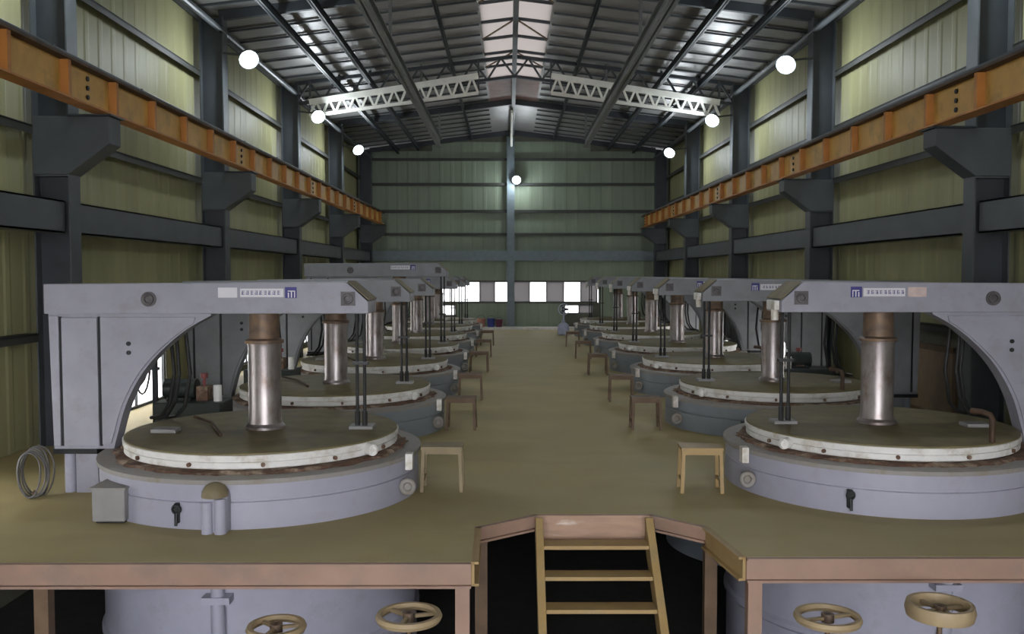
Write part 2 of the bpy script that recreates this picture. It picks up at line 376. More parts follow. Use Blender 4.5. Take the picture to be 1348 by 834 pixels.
window('y', YE + .06, *LWIN[0], 2, ['frosted_glass'], 'small bright window below the strip of bright panes')
window('y', YE + .06, *LWIN[1], 2, ['frosted_glass', 'curtain_glass'], 'small bright window below the strip of curtained panes')

# ---------------------------------------------------------------- setting: roof
SKY0, SKY1, SKW = 9.0, 26.8, 0.78
mb = MB()
def slope_slab(mb, xa, xb, y0, y1, t=0.1):
    za, zb = roof_z(xa), roof_z(xb)
    mb.prism([(xa, za), (xb, zb), (xb, zb + t), (xa, za + t)], y0, y1, 'xz')
for s in (-1, 1):
    e = XC + s * 6.65
    slope_slab(mb, XC + s * SKW, e, YB - .2, YE + .2)
    slope_slab(mb, XC, XC + s * SKW, YB - .2, SKY0); slope_slab(mb, XC, XC + s * SKW, 31.0, YE + .2)
ceil = tag(part('ceiling', mb, 'foil'), 'pitched roof lined with crinkled silver foil insulation', 'ceiling', kind='structure')
for s in (-1, 1):
    mb = MB(); slope_slab(mb, XC, XC + s * SKW, SKY1, 31.0); part('ridge_sheet', mb, 'pinkish_roof', ceil)
    n = 12; st = (SKY1 - SKY0) / n
    for i in range(n):
        mb = MB(); slope_slab(mb, XC, XC + s * SKW, SKY0 + i * st + .01, SKY0 + (i + 1) * st - .01, .02); part('skylight_pane', mb, 'skylight_sheet', ceil)
        mb = MB(); y = SKY0 + i * st; x1 = XC + s * SKW
        mb.bar((XC, y, RIDGE - .02), (x1, y, roof_z(x1) - .02), .07, .08); part('skylight_bar', mb, 'steel_dark', ceil)
        if i % 2 == 0:
            mb = MB().bar((XC + s * .08, y + .1, roof_z(XC + s * .08) - .05), (x1, y + st - .1, roof_z(x1) - .05), .03, .03); part('wind_brace', mb, 'brown_wood', ceil)
    for y in [SKY1 + 0.9 * i for i in range(12)]:
        pass
    # ribs that run up the slope, one each 0.9 m
    y = 12.0
    while y < YE:
        xa, xb = XC + s * (SKW + .05), XC + s * 6.2
        part('roof_rib', MB().bar((xa, y, roof_z(xa) - .03), (xb, y, roof_z(xb) - .03), .035, .04), 'steel_mid', ceil); y += 0.9
# lengthwise purlins
for (x, zb, w, h, m) in [(-2.30, 6.42, .17, .27, 'steel_light'), (2.55, 6.42, .17, .27, 'steel_light'), (-3.64, 7.18, .09, .16, 'steel_dark'), (-4.45, 7.05, .09, .16, 'steel_dark'), (4.0, 7.2, .09, .16, 'steel_dark'), (5.0, 7.08, .09, .16, 'steel_dark'), (-1.5, 7.6, .07, .12, 'steel_dark'), (1.8, 7.6, .07, .12, 'steel_dark')]:
    ye = 30.6 if w > .15 else YE - .05
    mb = MB().box(x - .012, x + .012, 6.0, ye, zb, zb + h); mb.box(x - w / 2, x + w / 2, 6.0, ye, zb, zb + .02); mb.box(x - w / 2, x + w / 2, 6.0, ye, zb + h - .02, zb + h)
    p = part('purlin', mb, m, ceil)
    hang = MB()
    for y in COLY[2:6]:
        if roof_z(x) - zb - h > .02: hang.box(x - .03, x + .03, y - .03, y + .03, zb + h - .01, roof_z(x) + .01)
    if hang.v: part('hanger', hang, m, p)
mb = MB().box(XC - .06, XC + .06, 6.0, YE - .05, RIDGE - .22, RIDGE - .02); part('ridge_beam', mb, 'steel_mid', ceil)
part('drain_pipe', MB().cyl((XC - .05, YE - 6, RIDGE - .3), (XC - .05, YE - .3, 7.35), .05, 10), 'white_and_lit', ceil)

# roof trusses (thing > chords, web bars)
def truss(y, label):
    t = thing('roof_truss', label, 'truss', (0, y, 0), 'roof trusses on the columns')
    dep = 0.52
    for s in (-1, 1):
        x0, x1 = XC + s * 0.0, XC + s * 5.75
        def top(x): return Vector((x, 0, roof_z(x) - .10))
        def bot(x): return Vector((x, 0, roof_z(x) - .10 - dep))
        part('top_chord', MB().bar(top(x0), top(x1), .10, .09), 'steel_dark', t)
        part('bottom_chord', MB().bar(bot(x0), bot(x1), .10, .07), 'steel_dark', t)
        n = 8; st = (x1 - x0) / n
        for i in range(n):
            a, c, b = x0 + i * st, x0 + (i + .5) * st, x0 + (i + 1) * st
            part('web_bar', MB().bar(bot(a), top(c), .05, .05), 'steel_mid', t)
            part('web_bar', MB().bar(top(c), bot(b), .05, .05), 'steel_mid', t)
    return t
for k, y in enumerate(COLY):
    if k == 4: truss(y, 'dark steel lattice roof truss at the %s column pair counted from the gable windows' % ORD[len(COLY) - 1 - k])
for y in [COLY[1], COLY[2], COLY[3], COLY[5], YE - .12]:
    for s in (-1, 1):
        xa, xb = XC, XC + s * 5.75
        part('rafter', MB().bar((xa, y, roof_z(xa) - .10), (xb, y, roof_z(xb) - .10), .10, .18), 'steel_dark', ceil)
# lattice girders below the truss; lamplight on them is put into white colour
for s, lab in ((-1, 'lattice girder coloured lamplit white under the roof truss, on the side without shutters'), (1, 'lattice girder coloured lamplit white under the roof truss, on the side with the shutter')):
    y = COLY[4] - 0.16
    g = thing('lattice_girder', lab, 'girder', (0, y, 0), 'lattice girders coloured lamplit white')
    xa, xb = (XC + s * .95, XC + s * 5.35)
    zt = lambda x: 7.36 - (abs(x - XC) - .95) * 0.155
    zb = lambda x: 6.92 - (abs(x - XC) - .95) * 0.135
    part('top_chord', MB().bar((xa, 0, zt(xa)), (xb, 0, zt(xb)), .10, .15), 'white_and_lit', g)
    part('bottom_chord', MB().bar((xa, 0, zb(xa)), (xb, 0, zb(xb)), .08, .08), 'white_and_lit', g)
    n = 13; st = (xb - xa) / n
    for i in range(n):
        a, c, b = xa + i * st, xa + (i + .5) * st, xa + (i + 1) * st
        part('web_bar', MB().bar((a, 0, zb(a)), (c, 0, zt(c)), .055, .055), 'white_and_lit', g)
        part('web_bar', MB().bar((c, 0, zt(c)), (b, 0, zb(b)), .055, .055), 'white_and_lit', g)
    for x in (xa, xb): part('hanger', MB().bar((x, 0.06, zb(x)), (x, 0.06, roof_z(x) - .1), .05, .05), 'steel_mid', g)

# ---------------------------------------------------------------- columns with crane brackets
for side, fl, sg in (('left', FL, -1), ('right', FR, 1)):
    for k, y in enumerate(COLY):
        if k < 1: continue
        n_from_end = len(COLY) - 1 - k
        c = thing('steel_column', '%s steel wall column from the gable windows, on the %s' % (ORD[n_from_end], 'wall without shutters' if sg < 0 else 'wall with the shutter'), 'column', (fl, y, LOW), 'steel wall columns')
        H = 7.15 - LOW
        wd = 0.46
        part('inner_flange', MB().box(min(0, sg * .02), max(0, sg * .02), -.14, .14, 0, H), 'steel_mid', c)
        part('outer_flange', MB().box(min(sg * wd, sg * (wd - .02)), max(sg * wd, sg * (wd - .02)), -.14, .14, 0, H), 'steel_mid', c)
        part('web', MB().box(min(sg * .02, sg * (wd - .02)), max(sg * .02, sg * (wd - .02)), -.01, .01, 0, H), 'steel_dark', c)
        bz = 4.17 - LOW
        bz -= 0 if sg < 0 else .14; ch = .34 if sg < 0 else .22; bt = .72 if sg < 0 else .60
        prof = [(sg * .44, bz), (-sg * .52, bz), (-sg * .52, bz - ch), (0, bz - bt), (sg * .44, bz - bt)]
        part('crane_bracket', MB().prism(prof, -.17, .17, 'xz'), 'steel_mid', c, bevel=.01)
        part('bracket_plate', MB().box(min(-sg * .56, 0), max(-sg * .56, 0), -.2, .2, bz - .0, bz + .02), 'steel_dark', c)
        part('stiffener', MB().box(min(sg * .02, sg * .44), max(sg * .02, sg * .44), -.13, .13, bz - bt - .02, bz - bt), 'steel_mid', c)
c = thing('steel_column', 'blue grey steel column in the middle of the gable wall', 'column', (0.07, YE - .30, LOW), None)
part('front_flange', MB().box(-.15, .15, -.02, 0, 0, 7.7 - LOW), 'bluish_steel', c); part('rear_flange', MB().box(-.15, .15, .22, .24, 0, 7.7 - LOW), 'bluish_steel', c); part('web', MB().box(-.01, .01, 0, .22, 0, 7.7 - LOW), 'steel_mid', c)

# ---------------------------------------------------------------- crane girders
for side, x, sg in (('left', -5.05, 1), ('right', 5.38, -1)):
    g = thing('crane_girder', 'orange crane runway girder on the wall %s' % ('without shutters' if sg > 0 else 'with the brown shutter'), 'girder', (x, 0, 4.19 if sg > 0 else 4.05), 'crane runway girders')
    y0, y1 = 1.0, 36.3; h = .46
    part('web', MB().box(-.01, .01, y0, y1, .02, h - .02), 'orange', g)
    part('bottom_flange', MB().box(-.11, .11, y0, y1, 0, .02), 'orange_dark', g)
    part('top_flange', MB().box(-.13, .13, y0, y1, h - .035, h), 'dark_brown', g)  # top flange drawn darker than the web
    part('crane_rail', MB().box(-.035, .035, y0, y1, h, h + .07), 'steel_dark', g)
    me = MB().box(-.105, .105, -.035, .035, .02, h - .02).mesh('stiffener'); me.materials.append(MATS['orange_dark'])
    y = 2.9
    while y < y1:
        link('stiffener', me, None, g, (0, y, 0)); y += 1.25
    mb = MB().torus((0, 0, 0), .001, .0005, 4, 3)
    me = MB().cyl((sg * .01, 0, 0), (sg * .03, 0, 0), .03, 10).mesh('splice_bolt'); me.materials.append(MATS['black'])
    for yc in COLY[1:]:
        for i in range(3): link('splice_bolt', me, None, g, (0, yc - .62, .12 + .11 * i))
    if sg > 0:
        part('conductor_pipe', MB().cyl((-.2, y0, h + .16), (-.2, y1, h + .16), .03, 8), 'steel_dark', g)
        me = MB().box(-.21, -.11, -.015, .015, h - .02, h + .16).mesh('pipe_bracket'); me.materials.append(MATS['steel_dark'])
        for yc in [3 + 2.5 * i for i in range(14)]: link('pipe_bracket', me, None, g, (0, yc, 0))

# ---------------------------------------------------------------- floodlights
def flood(loc, aim, label, arm_to, power=LAMP_W):
    t = thing('flood_lamp', label, 'lamp', loc, 'floodlights under the eaves')
    d = Vector(aim).normalized(); q = d.to_track_quat('-Z', 'Y')
    M = q.to_matrix().to_4x4()
    def tr(mb): mb.v = [tuple(M @ Vector(v)) for v in mb.v]; return mb
    part('housing', tr(MB().lathe([(0.02, .22), (.10, .22), (.13, .12), (.175, 0), (.185, -.02), (.163, -.02), (.12, .08), (0.02, .10)], 28)), 'steel_mid', t, smooth=35)
    part('lens', tr(MB().lathe([(.001, -.10), (.055, -.095), (.10, -.075), (.14, -.04), (.16, .0), (.001, .0)], 28)), 'lamp_lens', t, smooth=60)
    part('arm', MB().bar(tuple(M @ Vector((0, 0, .2))), Vector(arm_to) - Vector(loc), .04, .04), 'steel_dark', t)
    ld = bpy.data.lights.new('bulb', 'POINT'); ld.energy = power; ld.shadow_soft_size = .12; ld.color = (0.84, 0.93, 1.0)
    lo = bpy.data.objects.new('bulb', ld); COL.objects.link(lo); lo.parent = t; lo.location = d * .26
    return t
for k, y in enumerate(COLY):
    if k in (2, 3, 4, 5):  # nearest pair is out of view, added to carry on the row for light
        w = ORD[len(COLY) - 1 - k]
        flood((FL + .58, y - .45, 6.26), (.45, -.75, -.6), 'bright floodlight on the %s column from the gable, wall without shutters' % w, (FL, y - .13, 6.45))
        flood((FR - .60, y - .45, 6.17), (-.45, -.75, -.6), 'bright floodlight on the %s column from the gable, wall with the shutter' % w, (FR, y - .13, 6.36))
flood((.30, YE - .55, 5.96), (0, -.85, -.4), 'bright floodlight on the middle column of the gable wall', (.20, YE - .31, 6.1), LAMP_W * .8)

# ---------------------------------------------------------------- machines
ARCH = [(.468, 1.79), (.715, 1.65), (.986, 1.42), (1.18, 1.187), (1.334, .893), (1.427, .584), (1.46, .45)]
def spline(P, n=5):
    out = []
    for i in range(len(P) - 1):
        p0, p1, p2, p3 = P[max(i - 1, 0)], P[i], P[i + 1], P[min(i + 2, len(P) - 1)]
        for k in range(n):
            t = k / n
            out.append(tuple(.5 * (2 * p1[j] + (-p0[j] + p2[j]) * t + (2 * p0[j] - 5 * p1[j] + 4 * p2[j] - p3[j]) * t * t + (-p0[j] + 3 * p1[j] - 3 * p2[j] + p3[j]) * t ** 3) for j in range(2)))
    return out + [P[-1]]
MC = {}
def machine(side, k, X, Y, lift=0.0, near=False):
    s = -1 if side == 'left' else 1
    lab = '%s turntable machine from the stair in the %s row when climbing it' % (ORD[k], side + '-hand')
    t = thing('turntable_machine', lab, 'machine', (X, Y, 0), 'grey turntable machines in two rows')
    def P(name, fn, m, parent=t, smooth=None, bevel=0, key=None, label=None):
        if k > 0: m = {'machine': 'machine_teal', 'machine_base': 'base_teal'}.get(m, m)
        kk = (name, s, lift, key, m)
        if kk not in MC:
            mb = MB(); fn(mb); sc = .973 if name in ('table', 'table_rim', 'rim_bolt', 'rim_fitting') else .98 if name in ('base', 'base_flange', 'seal_ring', 'latch', 'base_lug', 'lug_pin', 'lug_cap', 'lifting_eye', 'flange_clip') else 1
            mb.v = [(v[0] * sc, v[1] * sc, v[2]) for v in mb.v]; me = mb.mesh(name, smooth, mirror=s); me.materials.append(MATS[m]); MC[kk] = me
        return link(name, MC[kk], None, parent, None, bevel, label)
    N = 72 if near else 72
    base = P('base', lambda b: b.lathe([(1.30, 0), (1.60, 0), (1.60, .235), (1.585, .24), (1.585, .252), (1.60, .257), (1.60, .395), (1.30, .395)], N), 'machine_base', smooth=30)
    P('base_flange', lambda b: b.lathe([(1.36, .40), (1.36, .44), (1.58, .45), (1.625, .435), (1.625, .395), (1.36, .395)], N), 'machine_dusty', base, smooth=30)
    def rub(b):
        rr = random.Random(3); n = 110; prof = []
        vs = []; fs = []
        for i in range(n):
            a = 2 * math.pi * i / n
            for (r, z) in [(1.30, .44), (1.47 + rr.uniform(-.03, .05), .44), (1.44 + rr.uniform(-.03, .04), .455 + rr.uniform(0, .025)), (1.30, .475)]:
                vs.append((r * math.cos(a), r * math.sin(a), z))
        for i in range(n):
            j = (i + 1) % n
            for q in range(4): fs.append((i * 4 + q, j * 4 + q, j * 4 + (q + 1) % 4, i * 4 + (q + 1) % 4))
        b.add(vs, fs)
    P('seal_ring', rub, 'rust')
    tb = P('table', lambda b: b.lathe([(.001, .42), (1.28, .42), (1.28, .56), (1.385, .585), (1.385, .618), (1.36, .625), (.001, .625)], N), 'table_top', smooth=30)
    P('table_rim', lambda b: b.lathe([(1.29, .475), (1.37, .475), (1.385, .485), (1.385, .535), (1.37, .54), (1.37, .548), (1.395, .552), (1.40, .60), (1.386, .604), (1.386, .58), (1.29, .56)], N), 'white_rim', tb, smooth=30)
    # fittings
    if side == 'left': lug = P('base_lug', lambda b: (b.prism([(-.115, 0)] + [(.115 * math.cos(a) * -1, .29 + .13 * math.sin(a)) for a in [math.pi * i / 12 for i in range(13)]] + [(.115, 0)], -1.70, -1.56, 'xz'),), 'machine_base', bevel=.02)
    if side == 'left': P('lug_pin', lambda b: (b.cyl((-.055, -1.70, 0), (-.055, -1.70, .30), .055, 14), b.cyl((.06, -1.70, 0), (.06, -1.70, .27), .05, 14)), 'machine_base', lug, smooth=35)
    if side == 'left': P('lug_cap', lambda b: b.lathe([(.115, .31), (.11, .36), (.085, .40), (.04, .425), (.001, .433), (.001, .31)], 20, (0, -1.66, 0)), 'tan_dark', lug, smooth=40)
    if side == 'left' or k > 0:
        jb = P('junction_box', lambda b: b.box(.88, 1.17, -1.38, -1.02, .02, .31), 'grey_box', bevel=.012)
        P('box_lid', lambda b: b.box(.865, 1.185, -1.395, -1.02, .31, .325), 'machine_dusty', jb)
        P('box_foot', lambda b: b.box(.90, 1.15, -1.34, -1.1, 0, .02), 'black', jb)
    la = math.radians(-90 + 13) if side == 'left' else math.radians(-120)
    def latch(b):
        x, y = 1.61 * math.cos(la), 1.61 * math.sin(la)
        b.box(x - .02, x + .02, y - .03, y + .02, .06, .23); b.torus((x, y - .03, .18), .035, .012, 14, 6, 'y'); b.cyl((x, y - .03, .15), (x, y - .05, .04), .014, 8)
    P('latch', latch, 'black')
    def eye(b):
        b.torus((-1.56, -.62, .15), .06, .026, 18, 8, 'y'); b.box(-1.60, -1.44, -.60, -.5, .10, .2)
    P('lifting_eye', eye, 'machine_dusty', smooth=50)
    P('flange_clip', lambda b: b.box(-1.60, -1.53, -.55, -.44, .30, .455), 'white_rim')
    P('rim_fitting', lambda b: (b.cyl((-1.19, -.72, .54), (-1.26, -.80, .54), .055, 16), b.torus((-1.25, -.79, .54), .03, .02, 12, 6, 'y')), 'white_rim', tb)
    for a in range(-160, -19, 28):
        ar = math.radians(a); P('rim_bolt', lambda b: b.cyl((1.385 * math.cos(ar), 1.385 * math.sin(ar), .515), (1.41 * math.cos(ar), 1.41 * math.sin(ar), .515), .02, 8), 'rust', tb, key=a)
    # pillar and arch
    H = lift
    arch = [(u, z + (H if z > .5 else 0)) for u, z in ARCH]
    prof = [(2.06, .45), (2.09, 1.81 + H), (1.58, 1.81 + H), (1.58, .45)]
    pil = P('pillar', lambda b: b.prism(prof, -.23, .23, 'xz'), 'machine')
    P('arch', lambda b: b.prism([(1.59, .45), (1.59, 1.81 + H), (.468, 1.81 + H)] + spline(arch), -.23, -.05, 'xz'), 'machine', pil)
    P('pillar_cover', lambda b: b.prism([(1.60, .48), (1.60, 1.77 + H), (1.955, 1.77 + H), (1.95, .48)], -.255, -.228, 'xz'), 'machine', pil, bevel=.006)
    P('side_plate', lambda b: b.prism([(1.985, .48), (1.985, 1.79 + H), (2.082, 1.79 + H), (2.055, .48)], -.250, -.228, 'xz'), 'machine', pil, bevel=.006)
    inn = [(1.57, .50), (1.57, 1.775 + H), (.62, 1.775 + H)] + [(u + .035, z - .008) for u, z in spline(arch) if z < 1.72 + H and z > .5]
    for u in (1.571, 1.957): P('seam', lambda b: b.box(u, u + .027, -.236, -.2295, .48, 1.78 + H), 'black', pil, key=u)
    P('gusset_plate', lambda b: b.prism(inn, -.248, -.228, 'xz'), 'machine', pil, bevel=.005)
    for z in (1.42, 1.51): P('plate_bolt', lambda b: b.cyl((1.287, -.247, z + H), (1.287, -.262, z + H), .022, 12), 'black', pil, key=z)
    P('pillar_sole', lambda b: b.box(1.63, 2.07, -.24, .24, .40, .45), 'black', pil)
    P('pillar_foot', lambda b: (b.cyl((1.94, -.15, 0), (1.94, -.15, .40), .055, 14), b.cyl((1.94, .15, 0), (1.94, .15, .40), .055, 14)), 'machine_base', pil, smooth=35)
    P('foot_panel', lambda b: b.box(1.64, 1.86, -.20, .20, 0, .40), 'machine', pil)
    # beam
    bp = [(2.115, 1.81 + H), (2.115, 2.105 + H), (-.89, 2.125 + H), (-1.11, 1.93 + H), (-1.11, 1.81 + H)]
    beam = P('beam', lambda b: b.prism(bp, -.27, .27, 'xz'), 'machine', bevel=.008)
    P('beam_boss', lambda b: (b.cyl((1.07, -.27, 1.955 + H), (1.07, -.285, 1.955 + H), .075, 20), b.torus((1.07, -.285, 1.955 + H), .045, .014, 16, 6, 'y')), 'boss', beam, smooth=40)
    P('beam_boss', lambda b: (b.box(-.98, -.84, -.285, -.27, 1.89 + H, 2.03 + H), b.torus((-.91, -.287, 1.96 + H), .042, .014, 16, 6, 'y')), 'boss', beam, key='tip')
    P('tip_cap', lambda b: b.prism([(-.91, 2.122 + H), (-1.112, 1.942 + H), (-1.122, 1.95 + H), (-.90, 2.136 + H)], -.26, .26, 'xz'), 'tan_dark', beam)
    if s > 0:
        P('tip_bracket', lambda b: (b.box(-1.165, -1.11, -.2, .1, 1.83 + H, 1.93 + H), b.cyl((-1.13, -.1, 1.72 + H), (-1.13, -.1, 1.84 + H), .04, 14)), 'white_rim', beam, bevel=.01)
    # plates on the beam
    if lift == 0:
        P('white_sticker', lambda b: b.box(.19, .38, -.276, -.27, 1.97, 2.07), 'white_plate' if s < 0 else 'pink_plate', beam, label='white sticker with faint red print' if s < 0 else 'pinkish sticker')
    np = P('name_plate', lambda b: b.box(-.27, .16, -.276, -.27, 1.975 + H, 2.06 + H), 'white_plate', beam, label='white strip with a row of small printed characters')
    def glyphs(b):
        rr = random.Random(11)
        for i in range(9):
            u = -.235 + i * .044
            for q in range(3):
                z = 2.0 + H + q * .016; b.box(u, u + .028, -.2775, -.276, z, z + .006)
            b.box(u + (.004 if i % 2 else .016), u + (.010 if i % 2 else .022), -.2775, -.276, 1.998 + H, 2.038 + H)
            if i % 3: b.box(u + .024, u + .029, -.2775, -.276, 1.998 + H, 2.02 + H)
    P('lettering', glyphs, 'ink', np)
    em = P('emblem', lambda b: b.box(-.40, -.285, -.276, -.27, 1.965 + H, 2.075 + H), 'blue_plate', beam, label='blue square emblem with white strokes')
    P('emblem_strokes', lambda b: (b.box(-.385, -.375, -.278, -.276, 1.97 + H, 2.035 + H), b.box(-.355, -.343, -.278, -.276, 1.97 + H, 2.035 + H), b.box(-.325, -.313, -.278, -.276, 1.97 + H, 2.02 + H), b.box(-.385, -.313, -.278, -.276, 2.03 + H, 2.04 + H)), 'white_plate', em)
    # central ram
    ram = P('ram', lambda b: b.lathe([(.001, .625), (.20, .625), (.20, .65), (.172, .68), (.165, .72), (.165, 1.46), (.172, 1.50), (.001, 1.50)], 36), 'ram_steel', smooth=30)
    P('ram_collar', lambda b: b.lathe([(.001, 1.50), (.195, 1.50), (.195, 1.53), (.155, 1.55), (.15, 1.81 + H), (.001, 1.81 + H)], 32), 'rusty_steel', ram, smooth=30)
    # guide rods with foot plate
    P('rod_plate', lambda b: b.box(-1.12, -.88, -.12, .10, .625, .655), 'grey_box', tb)
    for u in (-1.03, -.955): P('guide_rod', lambda b: (b.cyl((u, -.03, .655), (u, -.03, 1.81 + H), .018, 10), b.cyl((u, -.03, .655), (u, -.03, .80), .028, 10)), 'rubber', key=u)
    P('rod_clamp', lambda b: b.box(-1.07, -.91, -.06, 0, 1.28, 1.31), 'rubber')
    P('table_block', lambda b: b.box(.80, 1.05, -.35, -.16, .625, .665), 'grey_box', tb, bevel=.008)
    P('table_pipe', lambda b: b.tube([(.62, -1.16, .625), (.62, -1.16, .84), (.61, -1.14, .88), (.56, -1.08, .90), (.50, -1.0, .90)], .028, 8) if s > 0 else b.tube([(.3, -.5, .64), (.45, -.2, .66), (.62, .2, .65), (.9, .5, .66)], .016, 8), 'dark_brown', tb, smooth=60)
    # hoses behind the pillar
    for i, (u0, dz, y0) in enumerate([(1.02, 0, .26), (1.10, .1, .32), (.93, .2, .30)]):
        def hose(b, u0=u0, dz=dz, y0=y0):
            b.tube([(u0, y0, 1.78 + H), (u0 - .02, y0 + .02, 1.5), (u0 - .03 - .06 * dz, y0 + .05, 1.15), (u0 + .03, y0 + .08, .85 - dz * .3), (u0 + .14, y0 + .12, .68), (u0 + .30, y0 + .25, .64)], .02, 7)
        P('hose', hose, 'rubber', pil, smooth=60, key=i)
    if k == 0 or side == 'right' and k == 1:
        P('lower_vessel', lambda b: b.lathe([(.001, LOW), (1.54, LOW), (1.54, -1.25), (1.57, -1.22), (1.57, -1.18), (1.54, -1.15), (1.54, -.04), (.001, -.04)], 64), 'machine_base', smooth=30)
        P('vessel_pipe', lambda b: (b.cyl((.0, -1.60, LOW), (.0, -1.60, -.05), .06, 14), b.box(-.12, .12, -1.67, -1.53, -.62, -.56)), 'machine_base', smooth=35)
    return t
for k in range(7):
    machine('left', k, -2.51, 9.34 + 3.85 * k, lift=0.34 if k == 3 else 0.0, near=k < 2)
    machine('right', k, 3.92, 9.65 + 3.85 * k, near=k < 2)

# ---------------------------------------------------------------- stools beside the machines
ST = {}
def stool(X, Y, m, label, grp, rz=0):
    t = thing('stool', label, 'stool', (X, Y, 0), grp, rz)
    def P(name, fn, key=None):
        kk = (name, m, key)
        if kk not in ST:
            mb = MB(); fn(mb); ST[kk] = mb.mesh(name); ST[kk].materials.append(MATS[m])
        return link(name, ST[kk], None, t)
    P('seat', lambda b: b.box(-.21, .21, -.15, .15, .43, .46))
    for y in (-.135, .12): P('apron', lambda b: b.box(-.19, .19, y, y + .015, .385, .43), y)
    for x in (-1, 1):
        for y in (-1, 1): P('leg', lambda b: b.bar((x * .20, y * .14, 0), (x * .185, y * .125, .43), .035, .035), (x, y))
        P('stretcher', lambda b: b.bar((x * .19, -.13, .12), (x * .19, .13, .12), .02, .025), x)
for k, y in enumerate([9.28, 12.95, 16.0, 20.6, 24.4, 28.3]):
    stool(-.68, y, 'stool_pale' if k == 0 else 'brown_wood', ('pale olive' if k == 0 else 'dark brown') + ' stool beside the %s machine from the stair, left-hand row when climbing' % ORD[k], 'stools along the aisle', random.uniform(-.05, .05))
for k, y in enumerate([9.22, 12.95, 15.8, 20.0, 23.9, 27.8]):
    stool(1.95, y, 'brown_wood' if k else 'tan_yellow', ('tan' if k == 0 else 'dark brown') + ' stool beside the %s machine from the stair, right-hand row when climbing' % ORD[k], 'stools along the aisle', random.uniform(-.05, .05))

# ---------------------------------------------------------------- stair
t = thing('stair', 'tan wooden open stair leading up to the platform notch', 'stair', (0.775, 8.22, LOW))
n = 9; rise = -LOW / n; run = .235
def st_pt(i): return (-run * i, -LOW - rise * i)
for s in (-1, 1):
    a = (-.02, -LOW + .0); b = (-.02 - run * n, 0.0)
    prof = [(0.0, -LOW - .01), (-.04, -LOW - .01), (-run * n - .09, .0), (-run * n + .12, 0), (0.0, -LOW - .26)]
    x0, x1 = (-.535, -.465) if s < 0 else (.465, .535)
    part('stringer', MB().prism(prof, x0, x1, 'yz'), 'tan_yellow', t, bevel=.006)
for i in range(1, n):
    y, z = st_pt(i)
    part('tread', MB().box(-.465, .465, y - .02, y + .17, z - .035, z), 'tan_yellow', t, bevel=.004)

# ---------------------------------------------------------------- valves with hand wheels in front of the platform
def valve(X, Y, Z, R, label, spokes=3, deep=.05):
    t = thing('hand_wheel_valve', label, 'valve', (X, Y, LOW), 'hand wheel valves before the platform')
    h = Z - LOW
    part('pedestal', MB().lathe([(.001, 0), (.16, 0), (.16, .03), (.07, .05), (.06, h - .35), (.10, h - .33), (.10, h - .25), (.04, h - .22), (.001, h - .22)], 24), 'steel_mid', t, smooth=35)
    part('stem', MB().cyl((0, 0, h - .22), (0, 0, h + .03), .018, 12), 'rusty_steel', t)
    wheel = part('hand_wheel', MB().lathe([(R, h - deep / 2), (R + .012, h), (R, h + deep / 2), (R - .03, h + deep / 2), (R - .042, h), (R - .03, h - deep / 2)], 40), 'wheel', t, smooth=50)
    for i in range(spokes):
        a = 2 * math.pi * i / spokes + .3
        part('spoke', MB().bar((0, 0, h), ((R - .02) * math.cos(a), (R - .02) * math.sin(a), h), .03, .02), 'wheel', wheel)
    part('hub', MB().cyl((0, 0, h - .03), (0, 0, h + .03), .045, 16), 'rusty_steel', wheel)
valve(-.71, 6.36, -.22, .225, 'brass hand wheel valve beside the stair, under the left-hand platform edge when climbing')
valve(-1.65, 6.36, -.30, .20, 'brass hand wheel valve before the pale vessel, farther out than the stair one')
valve(2.27, 6.38, -.24, .225, 'brass hand wheel valve beside the stair, before the right-hand vessel when climbing', 2)
valve(3.08, 6.40, -.19, .225, 'deep rimmed brass hand wheel valve, farthest from the stair', 4, .10)

# ---------------------------------------------------------------- pump units between machines and wall
def pump(X, Y, label, flip=1):
    t = thing('pump_unit', label, 'pump', (X, Y, 0), 'pump units between machines')
    part('tank', MB().box(-.42, .42, -.26, .26, .06, .62), 'dark_green', t, bevel=.015)
    part('skid', MB().box(-.46, .46, -.24, -.18, 0, .06).box(-.46, .46, .18, .24, 0, .06), 'black', t)
    mo = part('motor', MB().cyl((-.34, 0, .76), (.05, 0, .76), .13, 20), 'dark_green', t, smooth=35)
    part('motor_feet', MB().box(-.3, 0, -.12, .12, .62, .66), 'black', mo)
    part('valve_block', MB().box(.14 * flip - .07, .14 * flip + .07, -.1, .1, .62, .80), 'rust', t)
    part('valve_handle', MB().cyl((.14 * flip, 0, .80), (.14 * flip, 0, .90), .02, 12).cyl((.14 * flip, 0, .90), (.14 * flip, 0, .96), .045, 12), 'red', t, label='red valve knob')
    part('filter', MB().cyl((.34 * flip, -.1, .62), (.34 * flip, -.1, .82), .05, 14), 'white_rim', t)
pump(-3.98, 11.45, 'dark green pump unit with red knob between first two machines, wall without shutters')
pump(-3.98, 15.30, 'dark green pump unit between second and third machines, wall without shutters')
pump(5.05, 15.40, 'dark green pump unit between second and third machines, wall with the shutter', -1)
# cable loops by the bright low window
for i, (yy, lab) in enumerate([(12.2, 'black cables hanging in loops before the bright low window')]):
    t = thing('cable_stand', lab, 'cable stand', (-4.75, yy, 0), None)
    part('post', MB().box(-.03, .03, -.03, .03, 0, 1.75).box(-.12, .12, -.12, .12, 0, .02), 'steel_dark', t)
    part('cross_arm', MB().box(-.42, .06, -.02, .02, .92, .96), 'steel_dark', t)
    for j in range(3):
        pts = []
        for q in range(13):
            a = math.pi * q / 12; pts.append((-.03 - .13 - .05 * j + (.13 + .05 * j) * math.cos(a) * 1, -.04 - .02 * j, 1.55 - (.95 - .12 * j) * math.sin(a) ** .7))
        part('cable', MB().tube(pts, .014, 7), 'rubber', t, smooth=60)
